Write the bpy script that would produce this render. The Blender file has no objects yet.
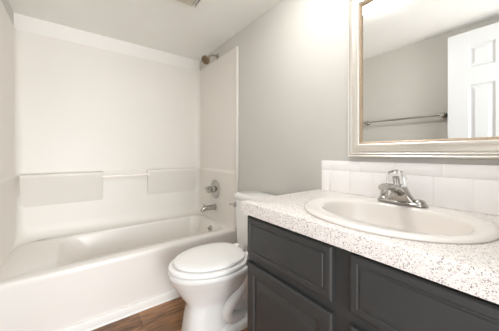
import bpy, bmesh, math, random
from mathutils import Vector, Matrix
random.seed(7)
sc = bpy.context.scene
C = sc.collection
PI = math.pi

def lin(r, g, b):
    f = lambda v: (v/255/12.92) if v/255 <= .04045 else ((v/255+.055)/1.055)**2.4
    return (f(r), f(g), f(b), 1)

# ------------------------------------------------------------------ camera
H = 1.065
cam_d = bpy.data.cameras.new('camera')
cam = bpy.data.objects.new('camera', cam_d); C.objects.link(cam)
cam.location = (0, 0, H)
cam.rotation_euler = (PI/2, 0, math.atan2(.7986, .6018))
cam_d.sensor_width = 36; cam_d.sensor_fit = 'HORIZONTAL'
cam_d.lens = 231.3/499*36
cam_d.shift_y = (153.3-165.5)/499
cam_d.clip_start = .01
sc.camera = cam
# ------------------------------------------------------------------ world, light, exposure
w = bpy.data.worlds.new('world'); sc.world = w; w.use_nodes = True
w.node_tree.nodes['Background'].inputs[0].default_value = (.93, .965, 1, 1)
w.node_tree.nodes['Background'].inputs[1].default_value = 2.0
LAMP = 23.0
def area(name, loc, rot, sx, sy, power, col):
    l = bpy.data.lights.new(name, 'AREA'); l.shape = 'RECTANGLE'; l.size = sx; l.size_y = sy
    l.energy = power; l.color = col
    o = bpy.data.objects.new(name, l); C.objects.link(o); o.location = loc; o.rotation_euler = rot
    return o
# added fill light out of view, aimed in through the right wall's doorway
hq = Vector((-1, -.14, .22)).to_track_quat('-Z', 'Y').to_euler()
area('hall_fill', (2.0, .36, 1.05), hq, 1.6, 1.6, 72, (.95, .98, 1))
sc.view_settings.view_transform = 'Standard'; sc.view_settings.look = 'None'
sc.view_settings.gamma = 1; sc.view_settings.use_curve_mapping = False
sc.view_settings.exposure = .74
sc.cycles.max_bounces = 14; sc.cycles.diffuse_bounces = 10; sc.cycles.glossy_bounces = 6
sc.cycles.transmission_bounces = 8
sc.cycles.caustics_reflective = False; sc.cycles.caustics_refractive = False
sc.cycles.sample_clamp_indirect = 6
try: sc.cycles.use_denoising = True
except Exception: pass

# ------------------------------------------------------------------ materials
def newmat(name):
    m = bpy.data.materials.new(name); m.use_nodes = True
    nt = m.node_tree; b = nt.nodes['Principled BSDF']
    return m, nt, b
def pm(name, col, rough=.5, metal=0, var=.03, scale=6, bump=0, bscale=200, coat=0, ior=1.5):
    m, nt, b = newmat(name)
    N = nt.nodes; L = nt.links
    tc = N.new('ShaderNodeTexCoord'); nz = N.new('ShaderNodeTexNoise')
    nz.inputs['Scale'].default_value = scale; nz.inputs['Detail'].default_value = 4
    L.new(tc.outputs['Object'], nz.inputs['Vector'])
    r = N.new('ShaderNodeValToRGB')
    r.color_ramp.elements[0].position = .3; r.color_ramp.elements[1].position = .7
    r.color_ramp.elements[0].color = tuple(c*(1-var) for c in col[:3])+(1,)
    r.color_ramp.elements[1].color = tuple(min(1, c*(1+var)) for c in col[:3])+(1,)
    L.new(nz.outputs['Fac'], r.inputs[0]); L.new(r.outputs[0], b.inputs['Base Color'])
    b.inputs['Roughness'].default_value = rough; b.inputs['Metallic'].default_value = metal
    b.inputs['IOR'].default_value = ior
    if coat: b.inputs['Coat Weight'].default_value = coat
    if bump:
        n2 = N.new('ShaderNodeTexNoise'); n2.inputs['Scale'].default_value = bscale; n2.inputs['Detail'].default_value = 3
        L.new(tc.outputs['Object'], n2.inputs['Vector'])
        bp = N.new('ShaderNodeBump'); bp.inputs['Strength'].default_value = bump; bp.inputs['Distance'].default_value = .002
        L.new(n2.outputs['Fac'], bp.inputs['Height']); L.new(bp.outputs[0], b.inputs['Normal'])
    return m
M = {}
M['wall'] = pm('wall_paint', lin(198, 195, 189), .6, bump=.12, bscale=160, var=.012, scale=3)
M['wallwhite'] = pm('white_wall_paint', lin(228, 226, 222), .6, bump=.1, bscale=160, var=.01, scale=3)
M['ceil'] = pm('ceiling_paint', lin(236, 236, 233), .8, bump=.2, bscale=120, var=.012, scale=4)
M['surround'] = pm('fiberglass', lin(223, 219, 213), .42, var=.012, scale=2.5)
M['tub'] = pm('tub_enamel', lin(229, 225, 220), .22, var=.01, scale=2.5)
M['porcelain'] = pm('porcelain', lin(236, 236, 234), .12, var=.01, scale=5)
M['sink'] = pm('sink_porcelain', lin(232, 226, 220), .12, var=.01, scale=5)
M['seat'] = pm('seat_plastic', lin(242, 241, 239), .25, var=.006, scale=8)
M['trim'] = pm('white_trim_paint', lin(240, 238, 235), .4, var=.01, scale=8)
M['door'] = pm('door_paint', lin(212, 213, 213), .45, var=.008, scale=8, bump=.05)
M['cab'] = pm('charcoal_paint', lin(57, 58, 58), .42, var=.06, scale=14, bump=.15, bscale=90)
M['cabin'] = pm('cabinet_interior', lin(45, 44, 43), .7, var=.05)
M['chrome'] = pm('chrome', (.50, .485, .46, 1), .08, 1, var=.02, scale=30)
M['nickel'] = pm('brushed_nickel', (.50, .46, .41, 1), .22, 1, var=.05, scale=60)
M['nozzle'] = pm('nozzle_face', lin(128, 110, 88), .35, .8, var=.15, scale=160)
M['frame'] = pm('champagne_silver', (.82, .78, .72, 1), .36, .6, var=.02, scale=40)
M['lip'] = pm('bronze_lip', lin(203, 180, 155), .45, .3, var=.08, scale=60)
M['dark'] = pm('dark_gap', lin(35, 33, 31), .7, var=.1)
M['vent'] = pm('vent_plastic', lin(206, 200, 188), .5, var=.02)
M['tile'] = pm('glazed_tile', lin(245, 243, 242), .18, var=.02, scale=5)
M['grout'] = pm('grout', lin(240, 238, 234), .8, var=.04, scale=120)
M['bar'] = pm('white_bar', lin(242, 236, 230), .25, var=.01)
m, nt, b = newmat('mirror_glass'); b.inputs['Metallic'].default_value = 1; b.inputs['Roughness'].default_value = .0
N = nt.nodes; nz = N.new('ShaderNodeTexNoise'); nz.inputs['Scale'].default_value = 3
r = N.new('ShaderNodeValToRGB'); r.color_ramp.elements[0].color = (.90, .91, .895, 1); r.color_ramp.elements[1].color = (.92, .925, .91, 1)
nt.links.new(nz.outputs['Fac'], r.inputs[0]); nt.links.new(r.outputs[0], b.inputs['Base Color'])
M['mirror'] = m
m, nt, b = newmat('clear_acrylic'); b.inputs['Transmission Weight'].default_value = 1; b.inputs['Roughness'].default_value = .12
b.inputs['IOR'].default_value = 1.42; b.inputs['Base Color'].default_value = (.98, .98, .97, 1)
N = nt.nodes; nz = N.new('ShaderNodeTexNoise'); nz.inputs['Scale'].default_value = 60
bp = N.new('ShaderNodeBump'); bp.inputs['Strength'].default_value = .1
nt.links.new(nz.outputs['Fac'], bp.inputs['Height']); nt.links.new(bp.outputs[0], b.inputs['Normal'])
M['acrylic'] = m
m, nt, b = newmat('lit_glass')
b.inputs['Base Color'].default_value = (.9, .88, .84, 1); b.inputs['Roughness'].default_value = .3
b.inputs['Emission Color'].default_value = (.99, .985, .972, 1); b.inputs['Emission Strength'].default_value = LAMP
M['lit'] = m
# speckled laminate
m, nt, b = newmat('speckled_laminate'); N = nt.nodes; L = nt.links
tc = N.new('ShaderNodeTexCoord')
def speck(scale, thr, seed, prob):
    mp = N.new('ShaderNodeMapping'); mp.inputs['Location'].default_value = (seed, seed*.7, seed*1.3)
    L.new(tc.outputs['Object'], mp.inputs['Vector'])
    nz = N.new('ShaderNodeTexNoise'); nz.inputs['Scale'].default_value = scale*1.5; nz.inputs['Detail'].default_value = 1
    L.new(mp.outputs[0], nz.inputs['Vector'])
    ad = N.new('ShaderNodeMixRGB'); ad.inputs[0].default_value = .006
    L.new(mp.outputs[0], ad.inputs[1]); L.new(nz.outputs['Color'], ad.inputs[2])
    v = N.new('ShaderNodeTexVoronoi'); v.inputs['Scale'].default_value = scale
    L.new(ad.outputs[0], v.inputs['Vector'])
    lt = N.new('ShaderNodeMath'); lt.operation = 'LESS_THAN'; lt.inputs[1].default_value = thr
    L.new(v.outputs['Distance'], lt.inputs[0])
    sp = N.new('ShaderNodeSeparateColor'); L.new(v.outputs['Color'], sp.inputs[0])
    l2 = N.new('ShaderNodeMath'); l2.operation = 'LESS_THAN'; l2.inputs[1].default_value = prob
    L.new(sp.outputs[0], l2.inputs[0])
    mu = N.new('ShaderNodeMath'); mu.operation = 'MULTIPLY'; L.new(lt.outputs[0], mu.inputs[0]); L.new(l2.outputs[0], mu.inputs[1])
    return mu.outputs[0]
def over(base, fac, col):
    mx = N.new('ShaderNodeMixRGB'); L.new(fac, mx.inputs[0])
    if isinstance(base, tuple): mx.inputs[1].default_value = base
    else: L.new(base, mx.inputs[1])
    mx.inputs[2].default_value = col
    return mx.outputs[0]
c = over(lin(234, 228, 223), speck(230, .42, 3.1, .5), lin(246, 243, 240))
c = over(c, speck(340, .42, 9.7, .30), lin(198, 186, 180))
c = over(c, speck(310, .42, 1.7, .20), lin(150, 136, 130))
c = over(c, speck(280, .38, 5.3, .16), lin(92, 82, 80))
L.new(c, b.inputs['Base Color']); b.inputs['Roughness'].default_value = .3
M['counter'] = m
# wood floor
m, nt, b = newmat('wood_plank_floor'); N = nt.nodes; L = nt.links
tc = N.new('ShaderNodeTexCoord'); mp = N.new('ShaderNodeMapping'); mp.inputs['Rotation'].default_value = (0, 0, PI/2)
L.new(tc.outputs['Object'], mp.inputs['Vector'])
bk = N.new('ShaderNodeTexBrick'); bk.inputs['Scale'].default_value = 1; bk.inputs['Brick Width'].default_value = .9
bk.inputs['Row Height'].default_value = .14; bk.inputs['Mortar Size'].default_value = .0015; bk.offset = .37
bk.inputs['Color1'].default_value = lin(168, 128, 92); bk.inputs['Color2'].default_value = lin(120, 86, 60)
bk.inputs['Mortar'].default_value = lin(45, 28, 18)
L.new(mp.outputs[0], bk.inputs['Vector'])
mp2 = N.new('ShaderNodeMapping'); mp2.inputs['Scale'].default_value = (14, 2.2, 1); L.new(tc.outputs['Object'], mp2.inputs['Vector'])
nz = N.new('ShaderNodeTexNoise'); nz.inputs['Scale'].default_value = 1.8; nz.inputs['Detail'].default_value = 8; nz.inputs['Distortion'].default_value = 1.5
L.new(mp2.outputs[0], nz.inputs['Vector'])
rp = N.new('ShaderNodeValToRGB'); rp.color_ramp.elements[0].position = .3; rp.color_ramp.elements[1].position = .72
rp.color_ramp.elements[0].color = (.35, .32, .3, 1); rp.color_ramp.elements[1].color = (1.5, 1.4, 1.25, 1)
L.new(nz.outputs['Fac'], rp.inputs[0])
mx = N.new('ShaderNodeMixRGB'); mx.blend_type = 'MULTIPLY'; mx.inputs[0].default_value = 1
L.new(bk.outputs['Color'], mx.inputs[1]); L.new(rp.outputs[0], mx.inputs[2]); L.new(mx.outputs[0], b.inputs['Base Color'])
b.inputs['Roughness'].default_value = .38
M['wood'] = m

# ------------------------------------------------------------------ mesh helpers
class MB:
    def __init__(s): s.bm = bmesh.new()
    def _v(s, p): return s.bm.verts.new(p)
    def box(s, x0, x1, y0, y1, z0, z1, bev=0, seg=2):
        t = bmesh.new()
        bmesh.ops.create_cube(t, size=1)
        for v in t.verts:
            v.co = Vector(((x0+x1)/2+v.co.x*(x1-x0), (y0+y1)/2+v.co.y*(y1-y0), (z0+z1)/2+v.co.z*(z1-z0)))
        if bev: bmesh.ops.bevel(t, geom=list(t.edges), offset=bev, segments=seg, profile=.5, affect='EDGES')
        s.merge(t); return s
    def merge(s, t, mat=None):
        mp = {}
        for v in t.verts: mp[v] = s._v(mat @ v.co if mat else v.co)
        for f in t.faces:
            try: s.bm.faces.new([mp[v] for v in f.verts])
            except ValueError: pass
        t.free()
    def loft(s, rings, closed=True, cap0=False, cap1=False, loop=False):
        vs = [[s._v(p) for p in r] for r in rings]
        n = len(vs[0]); R = len(vs)
        for i in range(R if loop else R-1):
            a, b = vs[i], vs[(i+1) % R]
            for j in range(n if closed else n-1):
                k = (j+1) % n
                try: s.bm.faces.new((a[j], a[k], b[k], b[j]))
                except ValueError: pass
        if cap0: s.bm.faces.new(vs[0][::-1])
        if cap1: s.bm.faces.new(vs[-1])
        return s
    def lathe(s, prof, origin=(0, 0, 0), axis=(0, 0, 1), n=32, cap=True):
        # prof: (radius, distance along axis)
        ax = Vector(axis).normalized(); q = Vector((0, 0, 1)).rotation_difference(ax); o = Vector(origin)
        rings = [[o+q @ Vector((r*math.cos(2*PI*k/n), r*math.sin(2*PI*k/n), z)) for k in range(n)] for r, z in prof]
        return s.loft(rings, cap0=cap, cap1=cap)
    def tube(s, pts, rad, n=14, sub=6, flat=None):
        P = [Vector(p) for p in pts]
        R = rad if isinstance(rad, (list, tuple)) else [rad]*len(P)
        out = []; rr = []
        if len(P) > 2:
            for i in range(len(P)-1):
                p0 = P[max(i-1, 0)]; p1 = P[i]; p2 = P[i+1]; p3 = P[min(i+2, len(P)-1)]
                for k in range(sub):
                    t = k/sub
                    out.append(.5*((2*p1)+(p2-p0)*t+(2*p0-5*p1+4*p2-p3)*t*t+(3*p1-p0-3*p2+p3)*t**3))
                    rr.append(R[i]*(1-t)+R[i+1]*t)
            out.append(P[-1]); rr.append(R[-1])
        else: out, rr = P, R
        rings = []; up = None
        for i, p in enumerate(out):
            d = (out[min(i+1, len(out)-1)]-out[max(i-1, 0)]).normalized()
            if up is None:
                up = Vector((0, 0, 1)) if abs(d.z) < .9 else Vector((1, 0, 0))
            sd = d.cross(up).normalized(); up = sd.cross(d).normalized()
            fx = flat if flat else 1
            rings.append([p+sd*rr[i]*fx*math.cos(2*PI*k/n)+up*rr[i]*math.sin(2*PI*k/n) for k in range(n)])
        return s.loft(rings, cap0=True, cap1=True)
    def xf(s, mat):
        for v in s.bm.verts: v.co = mat @ v.co
        return s
    def build(s, name, mat, parent=None, smooth=True, ang=38, doubles=True):
        if doubles: bmesh.ops.remove_doubles(s.bm, verts=s.bm.verts, dist=1e-5)
        bmesh.ops.recalc_face_normals(s.bm, faces=s.bm.faces)
        me = bpy.data.meshes.new(name); s.bm.to_mesh(me); s.bm.free()
        if smooth:
            me.shade_smooth()
            try: me.set_sharp_from_angle(angle=math.radians(ang))
            except Exception: pass
        me.materials.append(M[mat])
        o = bpy.data.objects.new(name, me); C.objects.link(o)
        if parent is not None:
            o.parent = parent
            o.matrix_parent_inverse = Matrix.Identity(4)
            # parts are authored in world space: move the mesh into the parent's space
            me.transform(parent.matrix_world.inverted() if parent.get('_w') is None else Matrix(parent['_w']).inverted())
        return o
def thing(name, label, cat, loc, group=None):
    o = bpy.data.objects.new(name, None); C.objects.link(o); o.location = loc
    o.empty_display_size = .05
    o.matrix_world = Matrix.Translation(loc)
    o['label'] = label; o['category'] = cat
    if group: o['group'] = group
    return o
def struct(o): o['kind'] = 'structure'; return o
def tag(o, label, cat, group=None):
    o['label'] = label; o['category'] = cat
    if group: o['group'] = group
    return o
def sub(mb, name, mat, part, root, **k):
    """sub-part: authored in world space, root and part share the root's frame"""
    o = mb.build(name, mat, None, **k)
    o.data.transform(Matrix.Translation(root.location).inverted()); o.parent = part
    return o
def rrect(x0, x1, y0, y1, r, z, n=6):
    P = []
    for cx, cy, a in ((x1-r, y1-r, 0), (x0+r, y1-r, PI/2), (x0+r, y0+r, PI), (x1-r, y0+r, 1.5*PI)):
        for k in range(n+1):
            t = a+PI/2*k/n; P.append(Vector((cx+r*math.cos(t), cy+r*math.sin(t), z)))
    return P
def rectxz(x0, x1, z0, z1, y): return [Vector((x0, y, z0)), Vector((x1, y, z0)), Vector((x1, y, z1)), Vector((x0, y, z1))]

# ------------------------------------------------------------------ structure
D = 1.15; YF = -.374; XL = -2.486; XR = .165; ZC = 2.135
struct(MB().box(XL-.1, 3.0, YF-.1, D+.1, -.06, 0).build('floor', 'wood'))
struct(MB().box(XL-.1, XR+.1, YF-.1, D+.1, ZC, ZC+.06).build('ceiling', 'ceil'))
struct(MB().box(XL-.1, XR+.1, D, D+.1, 0, ZC).build('wall_back', 'wall'))
struct(MB().box(XL-.1, XR+.1, YF-.1, YF, 0, ZC).build('wall_front', 'wall'))
struct(MB().box(XL-.1, XL, YF, D, 0, ZC).build('wall_left', 'wallwhite'))
DY0, DY1, DZ = -.23, .48, 2.045
wr = MB().box(XR, XR+.1, YF, DY0, 0, ZC).box(XR, XR+.1, DY1, D, 0, ZC).box(XR, XR+.1, DY0, DY1, DZ, ZC)
struct(wr.build('wall_right', 'wall'))
tr = MB()
tr.box(XR-.012, XR, DY1, DY1+.06, 0, DZ+.06, .003).box(XR-.012, XR, DY0-.06, DY0, 0, DZ+.06, .003).box(XR-.012, XR, DY0, DY1, DZ, DZ+.06, .003)
struct(tr.build('trim_2', 'trim'))
# baseboards
struct(MB().box(-1.69, -.84, D-.012, D, 0, .085, .003).build('baseboard_back', 'trim'))
struct(MB().box(-1.69, XR, YF, YF+.012, 0, .085, .003).build('baseboard_front', 'trim'))
# strip along the foot of the tub apron
t1 = MB().box(-1.697, -1.684, YF+.013, D-.013, 0, .062, .003)
t1.tube([(-1.686, YF+.013, .004), (-1.686, D-.013, .004)], .007, n=10)
struct(t1.build('trim_1', 'trim'))

# door leaf, open flat against the front wall (seen in the mirror)
def door_leaf():
    x0, x1, z0, z1 = -.555, .135, .012, 2.045
    yb, yf = -.285, -.25           # back and face planes
    mb = MB().box(x0, x1, yb+.004, yf-.009, z0, z1)
    st, ctr = .128, .13; pw = (x1-x0-2*st-ctr)/2
    cols = [(x0+st, x0+st+pw), (x1-st-pw, x1-st)]
    rows = [(.24, .80), (.93, 1.615), (1.75, 1.93)]
    for s_, (ya, yc) in enumerate(((yf-.009, yf), (yb, yb+.004))):
        for a, b_ in ((x0, x0+st), (cols[0][1], cols[1][0]), (x1-st, x1)): mb.box(a, b_, ya, yc, z0, z1)
        for a, b_ in cols:
            for c0, c1 in ((z0, .24), (.80, .93), (1.615, 1.75), (1.93, z1)): mb.box(a, b_, ya, yc, c0, c1)
    for a, b_ in cols:
        for c0, c1 in rows:
            mb.loft([rectxz(a, b_, c0, c1, yf), rectxz(a+.012, b_-.012, c0+.012, c1-.012, yf-.0085),
                     rectxz(a+.02, b_-.02, c0+.02, c1-.02, yf-.0085), rectxz(a+.04, b_-.04, c0+.04, c1-.04, yf-.002)], cap1=True)
    return mb
dl = struct(door_leaf().build('door_1', 'door', ang=15, doubles=False))
kb = MB().lathe([(.03, 0), (.03, .005), (.012, .009), (.012, .03), (.024, .038), (.028, .05), (.022, .062), (.001, .066)], (-.50, -.25, .93), (0, 1, 0), 24)
kb.build('door_knob', 'nickel', dl)

# ------------------------------------------------------------------ bathtub
TX0, TX1, TZ = XL+.0005, -1.697, .395
tub = thing('bathtub', 'white alcove bathtub with a plain straight apron beside the toilet', 'bathtub', (-2.08, .39, 0))
Y0, Y1 = YF+.0005, D-.0005
rings = [rrect(TX0, TX1, Y0, Y1, .004, 0), rrect(TX0, TX1-.004, Y0, Y1, .004, .30), rrect(TX0, TX1-.001, Y0, Y1, .006, .355),
         rrect(TX0, TX1, Y0, Y1, .008, .376), rrect(TX0, TX1-.003, Y0, Y1, .01, .388), rrect(TX0+.004, TX1-.01, Y0+.004, Y1-.004, .012, TZ),
         rrect(-2.378, -1.80, -.105, 1.085, .10, TZ-.004), rrect(-2.372, -1.808, -.095, 1.078, .10, TZ-.010),
         rrect(-2.367, -1.816, -.08, 1.072, .10, TZ-.024),
         rrect(-2.355, -1.835, .00, 1.055, .12, .25), rrect(-2.335, -1.855, .12, 1.03, .13, .13), rrect(-2.30, -1.89, .20, .99, .13, .085), rrect(-2.2, -1.99, .35, .9, .08, .075)]
MB().loft(rings, cap0=True, cap1=True).build('tub_body', 'tub', tub, ang=50)
ov = MB().lathe([(.036, 0), (.036, .004), (.030, .009), (.012, .012)], (-2.055, 1.066, .318), (0, -1, .08), 28)
ov.build('overflow_plate', 'chrome', tub)
MB().tube([(-2.055, 1.052, .318), (-2.055, 1.036, .335)], .005, n=10).build('overflow_lever', 'chrome', tub)
MB().lathe([(.034, 0), (.034, .004), (.02, .006), (.018, .003)], (-2.1, .86, .0755), (0, 0, 1), 24).build('drain', 'chrome', tub)

# ------------------------------------------------------------------ surround
sur = thing('tub_surround', 'glossy white moulded wall surround lining three sides above the tub', 'shower surround', (-2.08, .39, TZ))
def upath(off, z, rc=.05, n=8, oy=None):
    """open path in plan hugging the three walls at a distance off"""
    oy = off if oy is None else oy; xa = XL+off; ya = YF+oy; yb = D-oy; P = [Vector((TX1, ya, z))]
    for k in range(n+1):
        a = -PI/2-PI/2*k/n; P.append(Vector((xa+rc+rc*math.cos(a), ya+rc+rc*math.sin(a), z)))
    for k in range(n+1):
        a = PI-PI/2*k/n; P.append(Vector((xa+rc+rc*math.cos(a), yb-rc+rc*math.sin(a), z)))
    P.append(Vector((TX1, yb, z))); return P
lv = [(.022, .50), (.022, .872), (.0215, .886), (.016, .898), (.011, .906), (.010, .915), (.010, 2.0), (.008, 2.011), (.001, 2.014)]
sm = MB()
inner = [upath(.082, TZ+.001, .16, oy=.030), upath(.056, TZ+.008, .14, oy=.027), upath(.036, TZ+.026, .11, oy=.024), upath(.026, TZ+.055, .08, oy=.0222)]+[upath(o_, z_) for o_, z_ in lv]
outer = [upath(.0004, 2.014, .049), upath(.0004, TZ+.001, .049)]
sm.loft(inner+outer, closed=False, loop=True)
sm.build('wall_panel', 'surround', sur, ang=50)
for ya, yb in ((D-.024, D-.0005), (YF+.0005, YF+.024)):
    MB().box(TX1-.012, TX1+.016, ya, yb, TZ+.002, 2.008, .005, 3).build('edge_flange', 'surround', sur)
def ledge(ya, yb):
    xw = XL+.0215; mb = MB(); P = []
    prof = [(xw, .905), (xw+.045, .903), (xw+.062, .898), (xw+.066, .888), (xw+.060, .872), (xw+.010, .672), (xw+.003, .655), (xw, .645)]
    ss = [(0, .55, .015), (.008, .9, .004), (.025, 1, 0), (1, 1, 0)]
    stations = [(ya, .9, .004), (ya+.004, .97, .001), (ya+.010, 1, 0), (yb-.010, 1, 0), (yb-.004, .97, .001), (yb, .9, .004)]
    rings = []
    for y, k, dz in stations:
        rings.append([Vector((xw+(x-xw)*k, y, z-dz*(1 if z > .8 else -1))) for x, z in prof])
    mb.loft(rings, closed=True, cap0=True, cap1=True); return mb
ledge(-.335, .20).build('shelf', 'surround', sur, ang=45)
ledge(.575, 1.085).build('shelf', 'surround', sur, ang=45)
MB().tube([(XL+.072, .19, .858), (XL+.072, .585, .858)], .0105, n=14).build('washcloth_bar', 'bar', sur)
MB().box(XL+.03, XL+.082, .568, .584, .842, .902, .005, 3).build('bar_bracket', 'bar', sur)

# ------------------------------------------------------------------ tub valve, spout, shower head
W = D-.0105
WL = D-.0225
vx, vz = -2.07, .706
v = thing('shower_valve', 'round chrome mixer valve with clear knob above the tub spout', 'shower valve', (vx, WL, vz))
MB().lathe([(.092, 0), (.092, .003), (.085, .009), (.05, .014), (.034, .016), (.030, .045), (.026, .048)], (vx, WL, vz), (0, -1, 0), 40).build('escutcheon', 'chrome', v)
k = MB().lathe([(.018, .046), (.030, .050), (.035, .060), (.035, .082), (.028, .092), (.010, .094)], (vx, WL, vz), (0, -1, 0), 10)
k.tube([(vx, WL-.075, vz), (vx-.03, WL-.08, vz+.004), (vx-.062, WL-.082, vz+.010)], [.016, .013, .010], n=10)
k.build('handle', 'chrome', v, ang=25)
MB().lathe([(.016, .044), (.016, .096), (.010, .099)], (vx, WL, vz), (0, -1, 0), 16).build('handle_cap', 'chrome', v)
sx, sz = -2.075, .524
s = thing('tub_spout', 'short chrome tub spout on the end wall below the valve', 'spout', (sx, WL, sz))
MB().tube([(sx, WL, sz), (sx, WL-.05, sz), (sx, WL-.10, sz-.002), (sx, WL-.135, sz-.012), (sx, WL-.142, sz-.028)], [.028, .027, .025, .021, .015], n=20).build('spout_body', 'chrome', s)
MB().lathe([(.034, 0), (.034, .004), (.028, .008)], (sx, WL, sz), (0, -1, 0), 28).build('spout_collar', 'chrome', s)
MB().lathe([(.005, 0), (.005, .014), (.009, .017), (.009, .023), (.004, .026)], (sx, WL-.118, sz+.015), (0, 0, 1), 14).build('diverter_knob', 'chrome', s)
hx, hz = -2.065, 2.044
hd = thing('shower', 'small round nickel shower head on a bent arm near the ceiling', 'shower head', (hx, D, hz))
MB().lathe([(.030, .0005), (.030, .004), (.022, .010), (.012, .013)], (hx, D, hz), (0, -1, 0), 26).build('arm_flange', 'nickel', hd)
MB().tube([(hx, D-.004, hz), (hx, D-.045, hz+.002), (hx+.001, D-.08, hz-.012), (hx+.001, D-.11, hz-.040)], .0095, n=14).build('shower_arm', 'nickel', hd)
ho = Vector((hx+.001, D-.107, hz-.044)); ha = Vector((.40, -.66, -.60)).normalized()
hm = MB().lathe([(.012, -.004), (.016, .006), (.016, .016), (.023, .022), (.042, .040), (.045, .052), (.042, .058)], ho, ha, 28)
hh = hm.build('head_body', 'nickel', hd)
sub(MB().lathe([(.041, .0575), (.038, .0605), (.024, .061), (.021, .058), (.004, .058)], ho, ha, 28), 'nozzle_face', 'nozzle', hh, hd)

# ------------------------------------------------------------------ toilet
TCX, TCY, TA = -1.243, 1.125, -.065
toi = thing('toilet', 'white two-piece toilet with closed lid between tub and vanity', 'toilet', (TCX, TCY, 0))
TM = Matrix.Translation((TCX, TCY, 0)) @ Matrix.Rotation(TA, 4, 'Z')
def egg(yf, yb, w, z, n=44, xo=0, pf=2.0, pb=2.3, mid=.55):
    """front at -yf, back at -yb (distance from the wall), in toilet space"""
    ym = -yb-(yf-yb)*(1-mid) if False else -(yb+(yf-yb)*.44)
    P = []
    for k_ in range(n):
        a = 2*PI*k_/n; c, s_ = math.cos(a), math.sin(a)
        if s_ >= 0: p = pb; hy = -yb-ym
        else: p = pf; hy = ym+yf
        sc_ = (abs(c)**p+abs(s_)**p)**(-1/p)
        P.append(Vector((xo+w*c*sc_, ym+hy*s_*sc_, z)))
    return P
ZR = .396
bowl = [egg(.635, .37, .112, 0, pf=3, pb=3), egg(.635, .37, .112, .02, pf=3, pb=3), egg(.63, .375, .106, .05, pf=3, pb=3), egg(.62, .38, .102, .12, pf=3, pb=3), egg(.61, .38, .098, .17, pf=2.8, pb=2.8),
        egg(.612, .34, .098, .195, pf=2.6), egg(.622, .31, .106, .215, pf=2.4), egg(.645, .26, .124, .245), egg(.668, .22, .143, .285), egg(.690, .20, .164, .325), egg(.704, .19, .178, .348), egg(.708, .19, .183, .362), egg(.712, .19, .188, .368), egg(.714, .19, .189, .39),
        egg(.709, .19, .184, ZR), egg(.65, .24, .13, ZR), egg(.64, .25, .12, .38), egg(.6, .3, .08, .28), egg(.55, .36, .04, .24)]
bmb = MB().loft(bowl, cap0=True, cap1=True)
# rear deck under the tank
bmb.loft([rrect(-.10, .10, -.30, -.03, .03, .16), rrect(-.13, .13, -.30, -.025, .03, .26), rrect(-.175, .175, -.31, -.02, .04, .36), rrect(-.18, .18, -.31, -.02, .04, ZR-.006), rrect(-.172, .172, -.302, -.028, .04, ZR)], cap0=True, cap1=True)
bmb.loft([rrect(-.055, .055, -.45, -.12, .03, .0), rrect(-.055, .055, -.45, -.12, .03, .2), rrect(-.07, .07, -.42, -.10, .03, .37)], cap0=True, cap1=True)
# foot of the base
bmb.loft([rrect(-.122, .122, -.46, -.10, .04, 0), rrect(-.122, .122, -.46, -.10, .04, .028), rrect(-.112, .112, -.45, -.11, .04, .042), rrect(-.09, .09, -.43, -.13, .04, .046)], cap0=True, cap1=True)
# trapway relief on each side
for sgn in (-1, 1):
    bmb.tube([(sgn*.045, -.15, .37), (sgn*.074, -.23, .31), (sgn*.084, -.33, .20), (sgn*.084, -.395, .125), (sgn*.078, -.36, .07), (sgn*.06, -.26, .04)], [.04, .038, .036, .036, .036, .03], n=16)
bo = bmb.xf(TM).build('bowl', 'porcelain', toi, ang=60)
def slab(y0, y1, w, z0, z1, r, crown=0, pf=2.0, pb=2.5):
    return [egg(y0-.04, y1+.04, w-.04, z0+.001, pf=pf, pb=pb), egg(y0-r*.35, y1+r*.35, w-r*.35, z0, pf=pf, pb=pb), egg(y0, y1, w, z0+r*.35, pf=pf, pb=pb), egg(y0, y1, w, z1-r, pf=pf, pb=pb), egg(y0-r*.35, y1+r*.35, w-r*.35, z1-r*.3, pf=pf, pb=pb), egg(y0-r*1.3, y1+r*1.3, w-r*1.3, z1, pf=pf, pb=pb),
            egg(y0-.06, y1+.05, w-.06, z1+crown*.7, pf=pf, pb=pb), egg(y0-.14, y1+.12, w-.13, z1+crown, pf=pf, pb=pb)]
MB().loft(slab(.712, .245, .190, ZR+.008, ZR+.026, .006), cap0=True, cap1=True).xf(TM).build('seat', 'seat', toi)
MB().loft(slab(.684, .258, .172, ZR+.034, ZR+.050, .006, .004), cap0=True, cap1=True).xf(TM).build('lid', 'seat', toi)
for sgn in (-1, 1):
    MB().box(sgn*.075-.022, sgn*.075+.022, -.262, -.222, ZR+.001, ZR+.040, .008, 3).xf(TM).build('hinge', 'seat', toi)
    MB().lathe([(.016, 0), (.016, .008), (.012, .018), (.004, .022)], (sgn*.095, -.26, .042), (0, 0, 1), 18).xf(TM).build('bolt_cap', 'seat', toi)
tk = [rrect(-.165, .165, -.185, -.02, .03, ZR+.002), rrect(-.172, .172, -.192, -.015, .035, ZR+.03), rrect(-.186, .186, -.200, -.012, .035, .73)]
MB().loft(tk, cap0=True, cap1=True).xf(TM).build('tank', 'porcelain', toi, ang=50)
tl = [rrect(-.188, .188, -.203, -.008, .035, .731), rrect(-.192, .192, -.208, -.006, .038, .738), rrect(-.193, .193, -.209, -.006, .038, .758), rrect(-.188, .188, -.205, -.008, .038, .770), rrect(-.170, .170, -.187, -.02, .03, .776)]
MB().loft(tl, cap0=True, cap1=True).xf(TM).build('tank_lid', 'porcelain', toi, ang=50)
fl = MB().lathe([(.018, 0), (.018, .010), (.010, .016)], (-.163, -.199, .69), (0, -1, 0), 16)
fl.tube([(-.160, -.210, .69), (-.178, -.216, .69), (-.205, -.222, .688)], [.007, .006, .007], n=10)
fl.xf(TM).build('flush_lever', 'chrome', toi)

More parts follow.
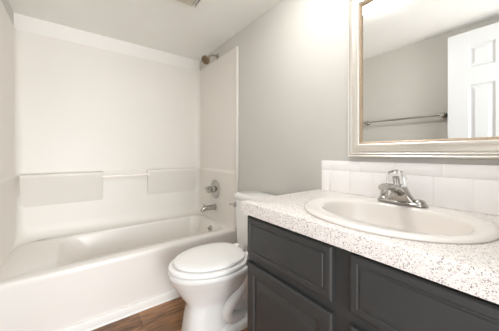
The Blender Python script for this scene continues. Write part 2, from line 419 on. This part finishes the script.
# ------------------------------------------------------------------ vanity cabinet
VX0, VX1, VY0, VY1 = -.843, .150, .628, D-.0005
van = thing('vanity_cabinet', 'dark charcoal painted vanity cabinet under the speckled countertop', 'cabinet', ((VX0+VX1)/2, (VY0+VY1)/2, 0))
ZT = .799
cb = MB()
cb.box(VX0, VX0+.016, VY0+.018, VY1, 0, ZT)
cb.box(VX1-.016, VX1, VY0+.018, VY1, 0, ZT)
cb.box(VX0+.016, VX1-.016, VY0+.018, VY1, .09, .106)
cb.box(VX0+.016, VX1-.016, VY1-.008, VY1, .106, ZT)
cb.build('carcass', 'cab', van, smooth=False)
ff = MB()
def fbox(a, b_, c_, d_): ff.box(a, b_, VY0, VY0+.018, c_, d_)
xs = [(VX0, -.800), (-.418, -.335), (.058, VX1)]
for a, b_ in xs: fbox(a, b_, .09, ZT)
for a, b_ in ((-.800, -.418), (-.335, .058)):
    fbox(a, b_, .775, ZT); fbox(a, b_, .57, .63); fbox(a, b_, .09, .13)
ff.build('face_frame', 'cab', van, smooth=False)
MB().box(VX0+.016, VX1-.016, VY0+.07, VY0+.082, 0, .089).build('toe_kick', 'cab', van, smooth=False)
def front(x0, x1, z0, z1, steps, yb=VY0-.0005, th=.0185):
    rings = [rectxz(x0, x1, z0, z1, yb)]
    for ins, dep in steps: rings.append(rectxz(x0+ins, x1-ins, z0+ins, z1-ins, yb-th+dep))
    return MB().loft(rings, cap0=True, cap1=True)
dst = [(0, .005), (.004, .001), (.008, 0), (.021, 0), (.024, .004), (.029, .004), (.032, .0005)]
ost = [(0, .005), (.004, .001), (.008, 0), (.044, 0), (.048, .006), (.056, .007), (.082, .001), (.086, .0005)]
front(-.828, -.405, .620, .785, dst).build('drawer', 'cab', van, ang=12)
front(-.348, .070, .620, .785, dst).build('drawer', 'cab', van, ang=12)
front(-.828, -.405, .105, .584, ost).build('door', 'cab', van, ang=12)
front(-.348, .070, .105, .584, ost).build('door', 'cab', van, ang=12)

# ------------------------------------------------------------------ countertop (hole for the sink)
SCX, SCY, SA, SB = -.364, .857, .2800, .242
CX0, CX1, CY0, CY1, CZ0, CZ1 = -.850, .1635, .593, D-.0005, .800, .8525
def sring(fa, fb, z, cx=SCX, cy=SCY, angs=None, a=SA, b_=SB, n=72, p=2.07):
    A = angs or [2*PI*k/n for k in range(n)]
    P = []
    for t in A:
        c, s_ = math.cos(t), math.sin(t); q = (abs(c/(a*fa))**p+abs(s_/(b_*fb))**p)**(-1/p)
        P.append(Vector((cx+c*q, cy+s_*q, z)))
    return P
angs = [2*PI*k/80 for k in range(80)]
for X, Y in ((CX0, CY0), (CX1, CY0), (CX1, CY1), (CX0, CY1)): angs.append(math.atan2(Y-SCY, X-SCX) % (2*PI))
angs.sort()
def cring(x0, x1, y0, y1, z):
    P = []
    for t in angs:
        c, s_ = math.cos(t), math.sin(t); L_ = []
        if c > 1e-9: L_.append((CX1-SCX)/c)
        if c < -1e-9: L_.append((CX0-SCX)/c)
        if s_ > 1e-9: L_.append((CY1-SCY)/s_)
        if s_ < -1e-9: L_.append((CY0-SCY)/s_)
        q = min(L_); x = SCX+c*q; y = SCY+s_*q
        P.append(Vector((min(max(x, x0), x1), min(max(y, y0), y1), z)))
    return P
R = .004
cm = MB().loft([sring(.93, .93, CZ0, angs=angs), sring(.93, .93, CZ1, angs=angs), cring(CX0+R, CX1, CY0+R, CY1, CZ1), cring(CX0+R*.3, CX1, CY0+R*.3, CY1, CZ1-R*.3), cring(CX0, CX1, CY0, CY1, CZ1-R),
                cring(CX0, CX1, CY0, CY1, CZ0)], loop=True)
tag(cm.build('countertop', 'counter', ang=60), 'white speckled laminate countertop with thick front edge on dark vanity', 'countertop')

# ------------------------------------------------------------------ sink
sk = thing('sink', 'oval off-white drop-in sink set in the speckled countertop', 'sink', (SCX, SCY, CZ1))
bc = (-.348, .842)
def bring(k1, k2, z): return sring(1, 1, z, cx=bc[0], cy=bc[1], a=k1, b_=k2, p=2.35)
sr = [sring(.985, .985, CZ1+.0005), sring(1, 1, CZ1+.004), sring(1, 1, CZ1+.008), sring(.985, .985, CZ1+.0125), sring(.955, .95, CZ1+.0145),
      sring(.92, .91, CZ1+.013),
      bring(.224, .162, CZ1+.0105), bring(.219, .157, CZ1+.0085), bring(.215, .153, CZ1+.004), bring(.2125, .1505, CZ1-.004),
      bring(.205, .143, CZ1-.045), bring(.180, .124, CZ1-.085), bring(.145, .100, CZ1-.115), bring(.08, .06, CZ1-.13), bring(.024, .024, CZ1-.135)]
MB().loft(sr, cap1=True).build('basin', 'sink', sk, ang=60)
MB().lathe([(.024, 0), (.024, .003), (.018, .004), (.016, .001)], (bc[0], bc[1], CZ1-.134), (0, 0, 1), 24).build('drain', 'chrome', sk)

# ------------------------------------------------------------------ faucet
FX, FY, FZ = -.372, 1.035, CZ1+.0142
fa = thing('sink_faucet', 'chrome single-handle faucet with clear knob behind the sink', 'faucet', (FX, FY, FZ))
def stad(hw, hd, z, xo=0, yo=0): return rrect(FX-hw+xo, FX+hw+xo, FY-hd+yo, FY+hd+yo, min(hd, hw)*.98, z, 8)
fb = MB().loft([stad(.088, .028, FZ), stad(.088, .028, FZ+.005), stad(.085, .0255, FZ+.009), stad(.070, .020, FZ+.012)], cap0=True, cap1=True)
for sg in (-1, 1):
    fb.lathe([(.024, .004), (.0235, .012), (.020, .019), (.012, .023), (.003, .024)], (FX+sg*.060, FY, FZ), (0, 0, 1), 24)
fb.build('base_plate', 'chrome', fa, ang=50)
MB().loft([stad(.058, .019, FZ+.010), stad(.046, .0195, FZ+.022), stad(.036, .021, FZ+.038, yo=-.003), stad(.030, .0235, FZ+.052, yo=-.007), stad(.027, .0245, FZ+.062, yo=-.010), stad(.023, .0205, FZ+.067, yo=-.010)], cap0=True, cap1=True).build('faucet_body', 'chrome', fa, ang=50)
sp = MB().tube([(FX, FY-.005, FZ+.042), (FX, FY-.05, FZ+.060), (FX, FY-.10, FZ+.074), (FX, FY-.140, FZ+.078), (FX, FY-.162, FZ+.076)], [.018, .0155, .013, .0125, .011], n=18, flat=1.4)
spo = sp.build('spout', 'chrome', fa)
sub(MB().lathe([(.012, -.012), (.012, .014), (.010, .017)], (FX, FY-.148, FZ+.062), (0, -.1, -1), 20), 'aerator', 'chrome', spo, fa)
kx = Vector((-.06, -.20, 1)).normalized(); ko = (FX-.001, FY-.008, FZ)
MB().lathe([(.012, .066), (.012, .080), (.009, .084), (.009, .108)], ko, kx, 14).build('handle_stem', 'chrome', fa)
t_ = MB().lathe([(.021, .070), (.031, .074), (.036, .083), (.0355, .100), (.031, .119), (.026, .129), (.010, .132)], ko, kx, 20)
for i_, v_ in enumerate(t_.bm.verts):
    if i_ % 2:
        d = v_.co-Vector(ko); r_ = d-kx*d.dot(kx); v_.co -= r_*.09
t_.build('handle_knob', 'acrylic', fa, ang=15)
MB().lathe([(.010, .1325), (.010, .1355), (.004, .1365)], ko, kx, 16).build('handle_cap', 'chrome', fa)

# ------------------------------------------------------------------ tile backsplash
bs = thing('tile_backsplash', 'low white glazed tile backsplash behind the sink under the mirror', 'backsplash', ((-.82+XR)/2, D-.004, CZ1))
BX0, BX1 = -.820, XR-.001
MB().box(BX0+.001, BX1, D-.0065, D-.0003, CZ1+.0003, 1.0225).build('grout', 'grout', bs, smooth=False)
tb = MB(); g = .0011
def row(joints, z0, z1):
    e = [BX0]+joints+[BX1]
    for a, b_ in zip(e[:-1], e[1:]): tb.box(a+(g if a > BX0 else 0), b_-g, D-.0085, D-.0006, z0+g, z1-g, .0016, 2)
j1 = []; x = -.762
while x < BX1-.02: j1.append(x); x += .1165
j2 = []; x = -.762
while x < BX1-.02: j2.append(x); x += .1640
row(j1, CZ1, .972); row(j2, .972, 1.0248)
tb.build('tiles', 'tile', bs, doubles=False)

# ------------------------------------------------------------------ framed mirror
mx0, mx1, mz0, mz1 = -.652, .06, 1.046, 1.868
mi = thing('framed_mirror', 'rectangular wall mirror in a champagne silver frame above the sink', 'mirror', ((mx0+mx1)/2, D, mz0))
def fr(prof):
    rings = []
    for ins, out in prof: rings.append(rectxz(mx0+ins, mx1-ins, mz0+ins, mz1-ins, D-out))
    return MB().loft(rings, loop=True)
fr([(0, .001), (0, .018), (.002, .022), (.006, .024), (.0095, .022), (.011, .014), (.0135, .014), (.015, .021), (.0175, .023), (.020, .021), (.0215, .014), (.025, .014), (.028, .018), (.040, .022), (.050, .029), (.057, .033), (.061, .034), (.064, .032), (.066, .026), (.066, .001)]).build('frame', 'frame', mi, ang=30)
fr([(.066, .002), (.066, .025), (.069, .026), (.073, .022), (.0755, .014), (.0755, .002)]).build('inner_lip', 'lip', mi, ang=30)
MB().box(mx0+.0755, mx1-.0755, D-.013, D-.004, mz0+.0755, mz1-.0755).build('mirror_glass', 'mirror', mi, smooth=False)

# ------------------------------------------------------------------ towel bar on the front wall (seen in the mirror)
ty, tz = YF+.062, 1.405
tbq = thing('towel_bar', 'chrome towel bar on the wall facing the mirror, beside the door', 'towel bar', (-.94, YF, tz))
tube_ = MB().tube([(-1.285, ty, tz), (-.605, ty, tz)], .0095, n=16).build('bar', 'chrome', tbq)
for xx in (-1.285, -.605):
    MB().lathe([(.026, .0005), (.026, .005), (.018, .012), (.013, .018), (.013, .050), (.017, .056), (.017, .070), (.012, .074)], (xx, YF, tz), (0, 1, 0), 22).build('bracket', 'chrome', tbq)

# ------------------------------------------------------------------ ceiling dome lamp
lx, ly = -.745, .675
cl = thing('ceiling_lamp', 'lit round dome ceiling lamp reflected in the top of the mirror', 'ceiling lamp', (lx, ly, ZC))
MB().lathe([(.15, .0005), (.15, .018), (.142, .022)], (lx, ly, ZC), (0, 0, -1), 40).build('lamp_base', 'trim', cl)
MB().lathe([(.140, .021), (.138, .04), (.122, .066), (.092, .086), (.05, .098), (.006, .101)], (lx, ly, ZC), (0, 0, -1), 40).build('lamp_shade', 'lit', cl)

# ------------------------------------------------------------------ ceiling exhaust vent
qx0, qx1, qy0, qy1 = -1.568, -1.260, .375, .698
ve = thing('exhaust_vent', 'square beige plastic exhaust fan cover on the ceiling', 'vent', ((qx0+qx1)/2, (qy0+qy1)/2, ZC))
MB().box(qx0+.012, qx1-.012, qy0+.012, qy1-.012, ZC-.013, ZC-.0005).build('vent_housing', 'dark', ve)
MB().box(qx0, qx1, qy0, qy1-.035, ZC-.022, ZC-.0135, .003).build('vent_cover', 'vent', ve)
MB().box(qx0, qx1, qy1-.030, qy1-.022, ZC-.022, ZC-.0135, .002).build('vent_slat', 'trim', ve)
MB().box(qx0, qx1, qy1-.010, qy1, ZC-.022, ZC-.0135, .002).build('vent_slat', 'trim', ve)
for o in sc.objects:
    if '_w' in o: del o['_w']
